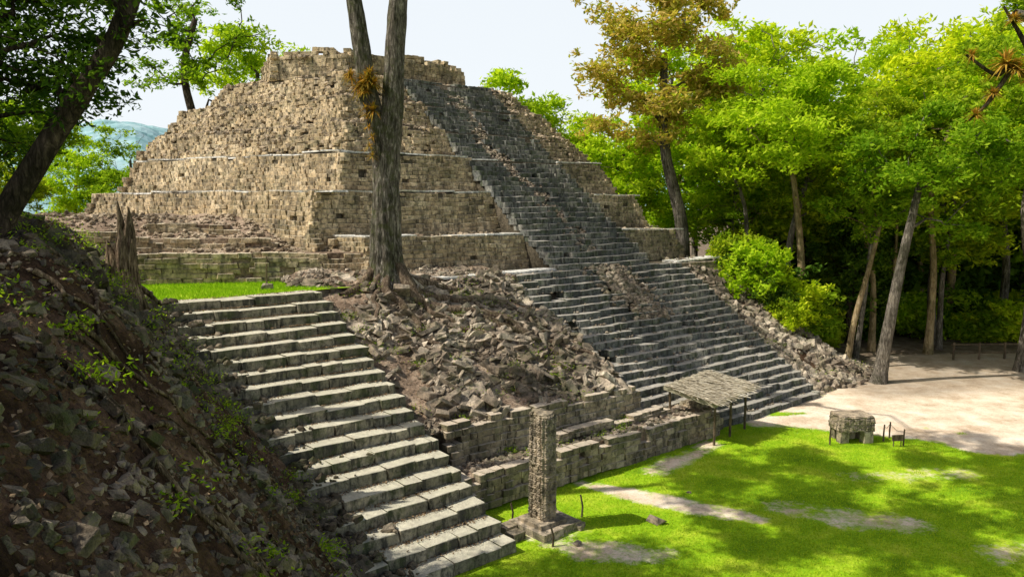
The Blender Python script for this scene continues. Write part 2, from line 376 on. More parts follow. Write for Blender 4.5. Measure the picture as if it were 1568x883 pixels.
#        ztop  zbot  corner(s,t)   rleft  right s   batter
LV = [(8.45, 6.5, (4.2, 15.9), 2.0, 27.0, .55),
      (10.7, 8.4, (3.0, 18.8), 18.5, 26.2, .9),
      (12.8, 10.65, (5.6, 20.9), 18., 25.2, .9),
      (14.65, 12.75, (7.2, 23.4), 17.5, 24.5, 1.3),
      (16.5, 14.6, (8.4, 25.8), 15., 24., 1.4),
      (18.3, 16.45, (9.6, 28.2), 11.0, 23.2, 1.4)]
wallp = []; wallg = []; copp = []; rubp = []
def wxy(p): return W(p[0], p[1], 0)[:2]
lout_st = np.array([-.951, -.309]); lout = lout_st[0]*U+lout_st[1]*B
for i, (zt, zb, c, rl, sr, bt) in enumerate(LV):
    le = lp(c, rl); rc = (sr, c[1]); rb = (sr-1, c[1]+20); bl = (le[0]+12, le[1]+6)
    top = [le, c, rc, rb, bl]
    lo = lout_st*bt; q_ = bt-.25
    bot = [(le[0]+lo[0]*.8, le[1]+lo[1]+bt*.8), (c[0]-q_*.727, c[1]-q_), (rc[0]+q_, rc[1]-q_), (rb[0]+bt, rb[1]), (bl[0]-bt, bl[1]+bt)]
    body('terrace_core', [wxy(p) for p in bot], zb-.1, [wxy(p) for p in top], zt-.04, M_core, pyr)
    rag = 0 if i < 3 else .3
    m = .015 if i < 3 else .07
    pr = .035 if i < 3 else .07
    wallp.append(wall_blocks(wxy(le), wxy(c), zb, zt, lout, bt, ragged=rag, miss=m, proud=pr, e1=.73, e0=.5))
    wallp.append(wall_blocks(wxy(c), wxy((14, c[1])), zb, zt, Nn, bt, ragged=rag, miss=m, proud=pr, e0=.73))
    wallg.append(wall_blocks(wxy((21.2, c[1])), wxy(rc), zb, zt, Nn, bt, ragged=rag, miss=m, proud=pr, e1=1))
    wallp.append(wall_blocks(wxy(rc), wxy(rb), zb, zt, U, bt, ragged=rag, miss=m, ch=.3, lmax=.8, e0=1))
    wallp.append(wall_blocks(wxy(bl), wxy(le), zb, zt, lout*.5+B*.8, bt, ragged=rag, miss=m, ch=.3, lmax=.8, e1=.5))
    if i < 3:
        for a, b_, ow in ((le, c, lout), (c, (14, c[1]), Nn), ((21.3, c[1]), rc, Nn)):
            copp.append(wall_blocks(wxy(a), wxy(b_), zt, zt+.09, ow, 0, ch=.09, lmin=1.2, lmax=2.6, miss=.02, proud=.02, depth=.5, tpl=SLABS))
    else:
        z2 = zt-.85
        for a, b_, ow, e_0, e_1 in ((le, c, lout, .5, .73), (c, (14, c[1]), Nn, .73, 0)):
            wallp.append(wall_blocks(wxy(a), wxy(b_), z2-.5, z2+.1, ow, .95, ch=.2, miss=.2, proud=.08, ragged=.5, e0=e_0, e1=e_1))
    nr = 260 if i < 3 else 1500
    for a, b_, ow in ((le, c, lout_st), (c, (14, c[1]), np.array([0, -1.])), ((21.4, c[1]), rc, np.array([0, -1.]))):
        a = np.array(a); b_ = np.array(b_); L = np.linalg.norm(b_-a); k = int(nr*L/30)
        u = rng.random(k)[:, None]; wdt = (rng.uniform(-2.2, -1.0, k) if i < 3 else rng.uniform(-2.4, bt*.9, k))[:, None]
        P = a+(b_-a)*u+ow*wdt
        z = np.where(wdt[:, 0] < 0, zt+.35*sstep(0, 1, -wdt[:, 0]/2)*(i >= 3), zt-(wdt[:, 0]/bt)*(zt-zb))
        sc = .05+rng.random(k)**2*(.14 if i >= 3 else .12)
        rubp.append(stamp(ROCKS, W(P[:, 0], P[:, 1], z), np.stack([sc*1.3, sc, sc*.7], -1), rots(k, .4)))
a3 = lp((3.0, 18.8), 18.5); fa = (a3[0]-.86, a3[1]-.28); fb = (3-.66, 18.8-.9)
wallp.append(wall_blocks(wxy(fa), wxy(fb), 7.2, 8.45, lout, .25, ch=.21))
wallp.append(wall_blocks(wxy(fb), wxy((9, 17.9)), 7.2, 8.45, Nn, .1, ch=.21))
body('terrace_core', [wxy(p) for p in (fa, fb, (12, 18), (12, 34))], 7.0, [wxy(p) for p in (fa, fb, (12, 18), (12, 34))], 8.4, M_core, pyr)
body('terrace_core', [wxy(p) for p in ((-12, 13.0), (10.4, 13.0), (28.3, 12.5), (28.5, 45), (-12, 45))], -1, [wxy(p) for p in ((-12, 13.2), (10.4, 13.2), (27.6, 13.2), (27.6, 45), (-12, 45))], 6.5, M_core, pyr)
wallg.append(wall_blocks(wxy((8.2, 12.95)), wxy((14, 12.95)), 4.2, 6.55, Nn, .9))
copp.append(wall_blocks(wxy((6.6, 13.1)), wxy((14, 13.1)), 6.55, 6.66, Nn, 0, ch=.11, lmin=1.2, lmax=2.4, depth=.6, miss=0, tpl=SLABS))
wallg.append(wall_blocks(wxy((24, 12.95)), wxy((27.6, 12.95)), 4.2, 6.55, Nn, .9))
copp.append(wall_blocks(wxy((24, 13.1)), wxy((27.6, 13.1)), 6.55, 6.66, Nn, 0, ch=.11, lmin=1.2, lmax=2.4, depth=.6, miss=0, tpl=SLABS))
def lowwall(a, b_, zb, zt, back=6.0):
    wa, wb = wxy(a), wxy(b_); d = (wb-wa)/np.linalg.norm(wb-wa); o = np.array([d[1], -d[0]])
    body('platform_core', [wa+o*.02, wb+o*.02, wb-o*back, wa-o*back], zb-.3, [wa-o*.08, wb-o*.08, wb-o*back, wa-o*back], zt-.03, M_soil, pyr)
    wallp.append(wall_blocks(wa, wb, zb, zt, o, .12, ch=.24, lmin=.25, lmax=.85, miss=.02, ragged=.08, proud=.045))
lowwall((-5.2, 20.2), (4.1, 15.6), 6.5, 7.85, 5)
lowwall((-14, 23.5), (-5.2, 20.2), 6.5, 7.75, 5)
lowwall((-5.6, 22.2), (.6, 19.1), 7.8, 8.5, 4)
lowwall((-13, 25.5), (-5.6, 22.2), 7.7, 8.9, 8)
lowwall((-3.4, 23.2), (-.2, 21.6), 8.45, 9.1, 3)
k = 2600
u = rng.random(k); v = rng.random(k)
a = np.array([-13, 24.6]); b_ = np.array([3.2, 17.2])
P = a+(b_-a)*u[:, None]+np.array([.45, .9])*(v[:, None]*5.5)
def fillH(s, t):
    dl = t-(15.75-(s-4)*.46)
    return np.minimum(7.65+.36*np.clip(dl-1., -3, 5)+.3*fbm(s, t, 1.6)-1.5*(dl < .6), 9.6)
z = fillH(P[:, 0], P[:, 1])+.03
sc = .04+.14*rng.random(k)**3
rubp.append(stamp(ROCKS, W(P[:, 0], P[:, 1], z), np.stack([sc*1.3, sc, sc*.6], -1), rots(k, .35)))
ss = np.linspace(-16, 5, 80); tt = np.linspace(16.5, 32, 60); S_, T_ = np.meshgrid(ss, tt, indexing='ij')
mk('rubble_fill', W(S_, T_, fillH(S_, T_)), grid(80, 60), M_soil, parent=pyr, smooth=True)

blk = [(7.4, 33.6), (10.8, 29.9), (20.2, 30.1), (20.4, 37), (9.4, 40)]
body('summit_core', [wxy(p) for p in blk], 18.0, [wxy(p) for p in blk], 19.7, M_core, pyr)
for a, b_ in zip(blk, blk[1:]+blk[:1]):
    wa, wb = wxy(a), wxy(b_); d = (wb-wa)/np.linalg.norm(wb-wa); o = np.array([d[1], -d[0]])
    wallp.append(wall_blocks(wa, wb, 18.2, 20.0, o, .1, ragged=.3, miss=.01, ch=.26, lmin=.3, lmax=.7, e0=.5, e1=.5))
for (s0, t0, s1, t1, z0, z1) in ((15.5, 30.5, 20.0, 30.5, 19.7, 20.4), (8.6, 32.7, 11.4, 30.3, 19.7, 20.3)):
    wa, wb = wxy((s0, t0)), wxy((s1, t1)); d = (wb-wa)/np.linalg.norm(wb-wa); o = np.array([d[1], -d[0]])
    wallp.append(wall_blocks(wa, wb, z0, z1, o, .0, ragged=.5, ch=.25, depth=.4))
k = 900; cx = rng.uniform(8.5, 20, k); cy = rng.uniform(31.5, 37, k)
sc = rng.uniform(.1, .25, k); rubp.append(stamp(ROCKS, W(cx, cy, 19.7+.15*fbm(cx, cy, 1)), np.stack([sc, sc, sc*.6], -1), rots(k, .3)))
k = 1100; cx = rng.uniform(10, 21.5, k); cy = 28.8+rng.uniform(0, 1.5, k)
sc = rng.uniform(.06, .18, k); rubp.append(stamp(ROCKS, W(cx, cy, 18.35), np.stack([sc, sc, sc*.8], -1), rots(k, .3)))
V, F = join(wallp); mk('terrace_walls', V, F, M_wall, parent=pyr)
V, F = join(wallg); mk('terrace_walls_right', V, F, M_wallg, parent=pyr)
V, F = join(copp); mk('plaster_coping', V, F, M_cop, parent=pyr)
V, F = join(rubp); mk('ledge_rubble', V, F, M_rubp, parent=pyr)

# ------------------------------------------------------------------ staircases
def stairs(s0, s1, t0, z0, t1, z1, nst, lmin=.5, lmax=1.2, skip=None, proud=.025, seed=0):
    C = []; S = []; rise = (z1-z0)/nst; tr = (t1-t0)/nst
    for k in range(nst):
        x = s0+rng.uniform(-.15, .05); zc = z0+(k+.5)*rise
        while x < s1:
            l = rng.uniform(lmin, lmax)
            if x+l > s1+.25: l = max(.25, s1-x)
            xm = x+l/2
            if not (skip and skip(xm, t0+k*tr, rng.random())):
                wob = .05*math.sin(xm*.8+k*.37+seed)+.03*math.sin(xm*2.1+k)
                dep = tr*.5+.16
                tt = t0+k*tr+dep+rng.normal(0, proud)+.04*math.sin(xm*.6+k*.9)
                C.append(W(xm, tt, zc+wob*.6+rng.normal(0, .008))); S.append([l/2-.002, dep, rise/2+.012])
            x += l
    n = len(C); R0 = np.array([[U[0], B[0], 0], [U[1], B[1], 0], [0, 0, 1.]])
    R = R0[None]@rots(n, .014, rng.normal(0, .012, n))
    return stamp(SLABS, np.array(C), np.array(S), R)
def ramp_body(s0, s1, t0, z0, t1, z1, parent, drop=.12):
    P = []
    for s in (s0, s1):
        P += [W(s, t0+.3, z0-1.0), W(s, t0+.3, z0-drop+.05), W(s, t1+.3, z1-drop), W(s, t1+.3, z0-1.0)]
    F = [(0, 1, 2, 3), (7, 6, 5, 4), (1, 5, 6, 2), (0, 4, 5, 1)]
    mk('stair_core', np.array(P), np.array(F), M_core, parent=parent)
st1 = empty('stone_staircase')
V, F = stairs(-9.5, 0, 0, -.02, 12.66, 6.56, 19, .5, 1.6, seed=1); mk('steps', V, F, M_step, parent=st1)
ramp_body(-9.5, -.1, 0, 0, 12.66, 6.4, st1)
st2 = empty('stone_staircase')
def skip_low(s, t, r):
    return (11.5 < s < 12.6 and t > 6 and r < .25) or (16.5 < s < 18.6 and t > 9.5 and r < .65) or (r < .012)
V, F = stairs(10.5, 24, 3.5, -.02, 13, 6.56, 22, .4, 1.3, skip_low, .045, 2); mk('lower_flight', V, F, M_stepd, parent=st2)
def skip_up(s, t, r):
    c = 17.2+.5*math.sin(t*.5); return (abs(s-c) < .55 and r < .7 and t > 15) or r < .015
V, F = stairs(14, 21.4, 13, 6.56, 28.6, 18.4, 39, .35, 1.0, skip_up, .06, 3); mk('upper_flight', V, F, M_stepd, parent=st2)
ramp_body(10.5, 24, 3.5, 0, 13, 6.5, st2, .2); ramp_body(14, 21.4, 13, 6.5, 28.6, 18.35, st2, .2)
k = 1300; cs = rng.normal(17.2, .4, k); ct = rng.uniform(14, 27.5, k); cs += .5*np.sin(ct*.5)
sc = rng.uniform(.05, .14, k); r1 = stamp(ROCKS, W(cs, ct, 6.56+.758*(ct-13)+.02), np.stack([sc*1.3, sc, sc*.6], -1), rots(k, .4))
k = 700; cs = rng.normal(17.5, .75, k); ct = rng.uniform(9.3, 13, k)
sc = rng.uniform(.06, .2, k); r2 = stamp(ROCKS, W(cs, ct, .69*(ct-3.5)+.15), np.stack([sc*1.3, sc, sc*.7], -1), rots(k, .4))
k = 900; cs = rng.uniform(10.6, 23.8, k); kk = rng.integers(0, 22, k); sc = rng.uniform(.02, .07, k)
r3 = stamp(ROCKS, W(cs, 3.5+(kk+rng.uniform(.5, .95, k))*.4318, (kk+1)*.299+.01), np.stack([sc*1.3, sc, sc*.7], -1), rots(k, .4))
V, F = join([r1, r2, r3]); mk('fallen_stones', V, F, M_rub, parent=st2)

# ------------------------------------------------------------------ low plaza platform wall
pl = empty('stone_retaining_wall')
parts = [wall_blocks(wxy((.3, 3.0)), wxy((14.2, 3.1)), 0, 1.2, Nn, .06, ch=.24, ragged=.12),
         wall_blocks(wxy((.3, 5.0)), wxy((.3, 3.0)), 0, 1.2, -U, 0, ch=.24),
         wall_blocks(wxy((1.0, 4.75)), wxy((10.6, 4.75)), 1.1, 2.5, Nn, .25, ch=.22, ragged=.3),
         wall_blocks(wxy((5.5, 3.9)), wxy((12, 4.0)), 1.2, 1.5, Nn, .0, ch=.16, ragged=.3),
         wall_blocks(wxy((14.2, 3.1)), wxy((14.2, 4.2)), 0, 1.0, U, .0, ch=.24)]
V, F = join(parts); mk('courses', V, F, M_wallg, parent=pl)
body('core', [wxy(p) for p in ((.4, 3.15), (14.1, 3.25), (14.1, 6), (.4, 6))], -.2, [wxy(p) for p in ((.4, 3.2), (14.1, 3.3), (14.1, 6), (.4, 6))], 1.13, M_soil, pl)
body('core_upper', [wxy(p) for p in ((1.1, 4.9), (10.5, 4.9), (10.5, 8), (1.1, 8))], 1.0, [wxy(p) for p in ((1.1, 5.1), (10.5, 5.1), (10.5, 8), (1.1, 8))], 2.2, M_soil, pl)
k = 700; cs = rng.uniform(.5, 14, k); ct = rng.uniform(3.3, 4.7, k); sc = rng.uniform(.04, .14, k)
V, F = stamp(ROCKS, W(cs, ct, 1.15), np.stack([sc*1.3, sc, sc*.6], -1), rots(k, .3)); mk('ledge_stones', V, F, M_rub, parent=pl)

# ------------------------------------------------------------------ rubble slopes
def slope(name, H, s0, s1, ns, t0, t1, nt_, soilm, rockm, layers, ok=None, gap=-.18):
    e = empty(name)
    S_, T_ = np.meshgrid(np.linspace(s0, s1, ns), np.linspace(t0, t1, nt_), indexing='ij')
    mk('soil', W(S_, T_, H(S_, T_)), grid(ns, nt_), soilm, parent=e, smooth=True)
    ps = []
    for (k, a, b_, fl, tilt, reg, pw) in layers:
        if reg is None: reg = (s0, s1, t0, t1)
        cs = rng.uniform(reg[0], reg[1], k); ct = rng.uniform(reg[2], reg[3], k)
        m = fbm(cs, ct, 1.7, 3)+rng.normal(0, .2, k) > gap
        if ok is not None: m &= ok(cs, ct)
        cs, ct = cs[m], ct[m]; k = len(cs)
        sc = a+(b_-a)*rng.random(k)**pw
        ps.append(stamp(ROCKS+BLOCKS[:3], W(cs, ct, H(cs, ct)+sc*.1), np.stack([sc*rng.uniform(.9, 1.7, k), sc, sc*fl*rng.uniform(.6, 1.2, k)], -1), rots(k, tilt)))
    V, F = join(ps); mk('stones', V, F, rockm, parent=e)
    return e
slope('rubble_mound', moundH, .05, 10.6, 150, 4.85, 16.2, 150, M_soil, M_rub,
      [(4300, .06, .34, .40, .5, (.1, 10.5, 5, 12.9), 2.3), (13000, .02, .10, .6, .5, None, 2), (300, .1, .3, .5, .3, (.1, 10.5, 12.5, 15.5), 2)], gap=-.14)
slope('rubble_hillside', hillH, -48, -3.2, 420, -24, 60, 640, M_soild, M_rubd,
      [(42000, .016, .075, .6, .6, (-18, -4, -14, 15), 2.2), (7000, .04, .14, .55, .6, (-16, -4, -12, 14), 2.8), (1300, .06, .28, .55, .6, (-12, -4.5, -2, 13), 2.5), (2500, .05, .25, .6, .5, (-30, -5, 12, 35), 2)],
      ok=lambda s, t: (hillH(s, t) > np.maximum(0, stair_z(t))-.15) & (np.hypot(*(W(s, t, 0)[..., :2].T)) > 4.5), gap=-.15)
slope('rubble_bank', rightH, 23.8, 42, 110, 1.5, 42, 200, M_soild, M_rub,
      [(3400, .07, .30, .6, .6, (24, 31, 3, 14), 2), (7000, .04, .16, .6, .5, (24, 36, 2.5, 22), 2)],
      ok=lambda s, t: rightH(s, t) > -.1)
k = 1300; ct = rng.uniform(-.8, 12.5, k); cs = -4.5-.16*ct+rng.exponential(.35, k)-.1
sc = .03+.15*rng.random(k)**2; V, F = stamp(ROCKS, W(cs, ct, np.maximum(0, np.floor(ct/.666+1)*.3463)+.02), np.stack([sc*1.2, sc, sc*.7], -1), rots(k, .4)); mk('spilled_stones', V, F, M_rubd)

def leafquads(C, size, flat=.6, asp=.45):
    n = len(C); nrm = rng.normal(0, 1, (n, 3)); nrm[:, 2] = np.abs(nrm[:, 2])+flat*2; nrm /= np.linalg.norm(nrm, axis=1)[:, None]
    a = np.cross(nrm, rng.normal(0, 1, (n, 3))); a /= np.linalg.norm(a, axis=1)[:, None]+1e-9; b = np.cross(nrm, a)
    L = (size*rng.uniform(.6, 1.3, n))[:, None]; a = a*L; b = b*L*asp
    V = np.stack([C-a, C+b-nrm*L*.12, C+a, C-b-nrm*L*.12], 1).reshape(-1, 3)
    return V, np.arange(4*n).reshape(n, 4)
k = 36000; cs = rng.uniform(-20, -4.3, k); ct = rng.uniform(-14, 15, k)
k2 = 7000; cs = np.r_[cs, rng.uniform(.2, 10.5, k2)]; ct = np.r_[ct, rng.uniform(5, 15.5, k2)]
hz = np.where(cs < -3, hillH(cs, ct), moundH(cs, ct))+rng.uniform(.01, .06, len(cs))
k3 = 7000; c3 = rng.uniform(-6.5, -.1, k3); kk = rng.integers(0, 19, k3); t3 = (kk+.55+.42*rng.random(k3)**.5)*.6663
cs = np.r_[cs, c3]; ct = np.r_[ct, t3]; hz = np.r_[hz, (kk+1)*.3463+.03]
V, F = leafquads(W(cs, ct, hz), .034, .6, .6); mk('leaf_litter', V, F, L_litter)

S_, T_ = np.meshgrid(np.linspace(-9, 2.6, 60), np.linspace(13.05, 20.5, 40), indexing='ij')
mk('platform_lawn', W(S_, T_, 6.53+.05*fbm(S_, T_, 1.2)), grid(60, 40), M_ground, smooth=True, attr={'sand': .35*sstep(-.5, 2.5, S_), 'floor': S_*0})
n = 22000; cs = rng.uniform(-9, 1.2, n); ct = rng.uniform(13.1, 20, n); Pw = W(cs, ct, 6.53)
blades(n, Pw[:, 0], Pw[:, 1], Pw[:, 2], .05, .14, .014, L_grass, 'platform_grass')

cl = []
for i in range(290):
    if i < 185: s, t = rng.uniform(-13, -4.6), rng.uniform(-9, 13); h = hillH(np.array(s), np.array(t))
    elif i < 215: s, t = rng.uniform(24, 31), rng.uniform(3, 14); h = rightH(np.array(s), np.array(t))
    else: s, t = rng.uniform(.3, 10), rng.uniform(3.2, 13); h = 1.2 if t < 5 else moundH(np.array(s), np.array(t))
    m = rng.integers(30, 170); r = rng.uniform(.12, .38)
    c = W(s, t, float(h)+.08)+rng.normal(0, 1, (m, 3))*np.array([r, r, r*.35]); cl.append(c)
V, F = leafquads(np.concatenate(cl), .038, .2, .4); mk('weeds', V, F, L_mid)
rp = []
for i in range(130):
    s, t = rng.uniform(-13, -5.2), rng.uniform(-8, 12); L = rng.uniform(.6, 3.0); an = rng.uniform(-1.2, 1.2)
    u = np.linspace(0, 1, 14); a_ = s+L*u*math.cos(an)+.15*np.sin(u*7+i); b_ = t-L*u*math.sin(an)+.15*np.cos(u*6+i)
    a_ = np.minimum(a_, -4.9-.16*np.clip(b_, 0, 12))
    r0 = rng.uniform(.01, .05); rp.append(tube(W(a_, b_, hillH(a_, b_)+r0*.8+.03), np.linspace(r0, r0*.3, 14), 6, .2))
V, F = join(rp); mk('exposed_roots', V, F, B_stump, smooth=True)

# ------------------------------------------------------------------ trees
def grow(seed, trunk, tr, cc, cr, nclu, lpc, lsize, cs=(.7, 1.4), flat=.45, startf=.5, twig=.03, seg=12, shell=.45, taper=.5, furrow=0):
    global rng
    keep = rng; rng = np.random.default_rng(seed)
    n = 90 if furrow else 22
    P = smoothpath(trunk, n); rad = tr*(1-np.linspace(0, 1, n)*(1-taper))
    rad *= 1+.55*np.exp(-np.linspace(0, 1, n)*16)
    parts = [tube(P, rad, seg, 0 if furrow else .18, furrow)]
    s0 = int(n*startf); st_ = 4 if furrow else 1; nodes = [P[i] for i in range(s0, n, st_)]; nr = [rad[i]*.8 for i in range(s0, n, st_)]
    d = rng.normal(0, 1, (nclu, 3)); d /= np.linalg.norm(d, axis=1)[:, None]
    C = np.array(cc)+d*(rng.random(nclu)**shell)[:, None]*np.array(cr)
    C = C[np.argsort(np.linalg.norm(C-P[-1], axis=1))]; LV_ = []
    for c in C:
        A = np.array(nodes); dist = np.linalg.norm(A-c, axis=1)+np.clip(A[:, 2]-c[2]+.3, 0, 9)*1.5
        j = int(np.argmin(dist)); a = A[j]; L = np.linalg.norm(c-a); r0 = max(twig, min(nr[j]*.62, .04*L+.05))
        k = 5; u = np.linspace(0, 1, k)[:, None]; Q = a+(c-a)*u+np.array([0, 0, .12*L])*np.sin(u*np.pi)
        Q[1:-1] += rng.normal(0, .06*L+.02, (k-2, 3)); rr = r0+(twig*.7-r0)*u[:, 0]
        parts.append(tube(Q, rr, 6))
        for q in range(1, k): nodes.append(Q[q]); nr.append(rr[q])
        z = rng.uniform(*cs); m = int(lpc*rng.uniform(.5, 1.4)*z*z/(cs[1]**2)*1.6)
        off = rng.normal(0, 1, (m, 3)); off /= np.linalg.norm(off, axis=1)[:, None]; off *= (rng.random(m)**.5)[:, None]*z
        off[:, 2] *= flat; off += rng.normal(0, .12*z, (m, 3))
        sub = rng.normal(0, .6*z, (6, 3))*np.array([1, 1, flat])
        idx = rng.integers(0, 6, m); h = rng.random(m) < .5
        off[h] = sub[idx[h]]+rng.normal(0, .2*z, (h.sum(), 3))*np.array([1, 1, .6])
        LV_.append(c+off)
    wood = join(parts); leaf = leafquads(np.concatenate(LV_), lsize, .25, .42)
    rng = keep; return wood, leaf
def tree(name, wood, leaf, bm_, lm):
    e = empty(name); mk('trunk_and_limbs', *wood, bm_, parent=e, smooth=True)
    if leaf: mk('foliage', *leaf, lm, parent=e)
    return e
def mesh_only(ob):
    me = ob.data; bpy.data.objects.remove(ob); return me

VAR = []
specs = [(18, 5.5, 5.5, L_bright, B_tan), (20, 5.0, 7.0, L_mid, B_grey), (16, 6.0, 5.0, L_mid, B_dark), (22, 5.5, 6.5, L_bright, B_grey), (15, 4.5, 6.0, L_dark, B_dark)]
for i, (h, rx, rz, lm, bm_) in enumerate(specs):
    w_, l_ = grow(100+i, [(0, 0, -.5), (.3, .1, h*.25), (-.2, .3, h*.5), (.2, 0, h*.78)], .32, (0, 0, h-rz), (rx, rx, rz), 42, 260, .26, (.9, 1.8), .5, .35, seg=8)
    VAR.append((mesh_only(mk('forest_wood', *w_, bm_, smooth=True)), mesh_only(mk('forest_foliage', *l_, lm))))
SH = []
for i, lm in enumerate((L_mid, L_dark, L_bright)):
    w_, l_ = grow(200+i, [(0, 0, -.2), (.1, 0, .4), (0, .1, .9), (0, 0, 1.3)], .06, (0, 0, 1.8), (1.8, 1.8, 1.5), 18, 200, .18, (.5, 1.0), .6, .1, .015, 6)
    SH.append((mesh_only(mk('shrub_wood', *w_, B_dark, smooth=True)), mesh_only(mk('shrub_foliage', *l_, lm))))
def inst(meshes, e, x, y, z, sc, rot):
    for me in meshes:
        o = bpy.data.objects.new(me.name, me); col.objects.link(o); o.parent = e
        o.location = (x, y, z); o.scale = (sc*rng.uniform(.9, 1.1), sc*rng.uniform(.9, 1.1), sc); o.rotation_euler = (rng.normal(0, .04), rng.normal(0, .04), rot)
forest = empty('background_forest')
def put(x, y, z, sc, v): inst(VAR[v], forest, x, y, z, sc, rng.uniform(0, 6.28))
for r_, (y0, x0, x1, n_) in enumerate(((60, 14, 48, 7), (70, 14, 62, 7), (84, 16, 78, 7))):
    for i in range(n_):
        x = x0+(x1-x0)*(i+rng.uniform(.1, .9))/n_; y = y0+rng.uniform(-3, 3)
        put(x, y, 0, rng.uniform(.8, 1.2)+.1*r_, int(rng.choice([0, 1, 3], p=[.45, .2, .35])))
for (x, y, sc, v) in ((35, 46, .9, 2), (38, 52, 1.05, 3), (30, 54, .95, 1), (27, 55, .85, 2), (24, 53.5, .75, 4), (42, 44, 1.1, 1), (33, 58, 1.1, 0), (22, 58, .9, 2), (18.5, 60, .9, 0), (14, 68, 1.0, 0), (40, 60, 1.2, 3), (21, 66, 1.2, 3), (35, 66, 1.22, 3), (27, 74, 1.3, 3)):
    put(x, y, 0, sc, v)
for (x, y, z, sc, v) in ((-1.5, 76, 0, 1.28, 0), (4.5, 80, 0, .98, 3), (9, 86, 0, 1.1, 0), (-22, 66, 4, 1.0, 3), (-27, 74, 4, .95, 2), (-44, 66, 6, 1.0, 2), (-50, 60, 6, 1.0, 1), (-37, 56, 6, .5, 2), (-42, 54, 7, .6, 4), (-36, 46, 7, .45, 1), (-40, 42, 7, .75, 4), (-32, 36, 7.5, .5, 2), (-28, 31, 8, .6, 4), (-27, 26, 8, .6, 1), (-45, 90, 2, .85, 1), (-50, 88, 2, .9, 0), (-40, 84, 2, .8, 2)):
    put(x, y, z, sc, v)
shr = empty('undergrowth')
for i in range(85):
    x = rng.uniform(14, 48); ey = np.interp(x, [8, 15, 20, 24, 32, 45], [40, 44, 47, 53.5, 54.5, 51]); y = ey+rng.uniform(0, 9)
    s, t = ST(x, y); z = max(0, float(rightH(np.array(s), np.array(t)))) if s < 42 else 0
    if s < 27.5: continue
    inst(SH[int(rng.choice([0, 1, 2], p=[.55, .2, .25]))], shr, x, y, z-.1, rng.uniform(.4, 1.2), rng.uniform(0, 6.28))
for i in range(18): inst(SH[int(rng.choice([0, 1]))], shr, 22+i*2.4, 63+rng.uniform(-2, 2), 0, rng.uniform(2.4, 3.4), rng.uniform(0, 6.28))
for i in range(40):
    s = rng.uniform(-26, -12); t = rng.uniform(10, 36)
    p = W(s, t, float(hillH(np.array(s), np.array(t)))); inst(SH[int(rng.integers(0, 2))], shr, p[0], p[1], p[2]-.1, rng.uniform(.4, 1.0), 0)

w_, l_ = grow(1, [(12.2, 54, 4), (11.8, 54, 9), (10.6, 54, 14), (10.4, 54, 20)], .5, (9.4, 54, 19.5), (6.0, 5, 6), 56, 300, .22, (.8, 1.6), .5, .4)
tree('russet_tree', w_, l_, B_grey, L_brown)
w_, l_ = grow(2, [(9.5, 60, 2), (9.2, 60, 9), (8.6, 60, 14)], .3, (8.6, 60, 12.5), (5, 4, 5), 50, 300, .22, (.8, 1.5), .5, .4)
tree('forest_edge_tree', w_, l_, B_grey, L_bright)
w_, l_ = grow(3, [(19.3, 50, -.3), (19.0, 50, 4), (18.7, 50, 8), (18.1, 50, 12), (17.6, 50, 14.5)], .3, (16.6, 49, 15.2), (6.4, 5, 3.4), 62, 400, .19, (.9, 1.7), .3, .62)
tree('umbrella_tree', w_, l_, B_tan, L_bright)
w_, l_ = grow(4, [(20.9, 43, -.3), (21.3, 43, 3), (21.9, 43, 7), (22.6, 43, 11)], .36, (24, 43.5, 12), (4.6, 4, 4.2), 38, 280, .18, (.7, 1.4), .5, .5)
tree('dark_forest_tree', w_, l_, B_grey, L_mid)
w_, l_ = grow(5, [(20.6, 46.6, -.3), (21.0, 46.6, 3), (21.8, 46.6, 6.5), (22.3, 46.6, 9)], .2, (22.5, 47, 10.5), (3, 3, 3), 24, 260, .18, (.7, 1.3), .5, .5)
tree('slender_tree', w_, l_, B_tan, L_mid)
w_, l_ = grow(6, [(17.5, 51, 0), (18.2, 51, 4), (18.5, 51, 8), (19.5, 51, 12)], .3, (20, 52, 13), (3.5, 3, 4), 28, 260, .19, (.7, 1.3), .5, .5)
tree('slender_tree', w_, l_, B_grey, L_mid)
w_, l_ = grow(7, [(31, 46, -.3), (31.3, 46, 5), (30.6, 46, 10), (31.5, 46, 18)], .35, (31, 46, 16.5), (5.5, 5, 6.5), 46, 300, .19, (.7, 1.5), .5, .4)
tree('tall_forest_tree', w_, l_, B_grey, L_mid)
for (x, y, h, r, sd) in ((24.5, 51.5, 15, .22, 31), (16.2, 53, 14, .2, 32), (27.8, 50.6, 16, .25, 33), (22.6, 49.8, 13, .16, 34), (26, 52.5, 14, .15, 35), (29.3, 52, 15, .2, 36)):
    w_, l_ = grow(sd, [(x, y, -.3), (x+rng.normal(0, .4), y, h*.35), (x+rng.normal(0, .6), y, h*.7), (x+rng.normal(0, .8), y, h)], r, (x, y, h), (3, 3, 3), 16, 220, .2, (.7, 1.3), .5, .6)
    tree('slender_tree', w_, l_, B_tan if sd % 2 else B_grey, L_mid)
base = W(3.4, 12.9, 6.3)
def off(dx, z, dy=0): return (base[0]+dx, base[1]+dy, z)
w1, l1 = grow(8, [off(.16, 6.2), off(.08, 8.), off(.08, 10), off(.03, 12.4), off(-.5, 14.5), off(-.85, 17), off(-1.3, 20), off(-2.2, 23)], .66, (-9, 38, 25.5), (5, 5, 2.6), 30, 300, .16, (.7, 1.5), .5, .62, taper=.34, seg=48, furrow=.17)
w2, l2 = grow(9, [off(.15, 6.5), off(.14, 9), off(.25, 12), off(.5, 14.5), off(.7, 17.5), off(1.1, 20), off(2.4, 23)], .6, (-.5, 24.5, 25), (5, 4, 2.4), 22, 480, .18, (.8, 1.6), .4, .62, taper=.5, seg=48, furrow=.17)
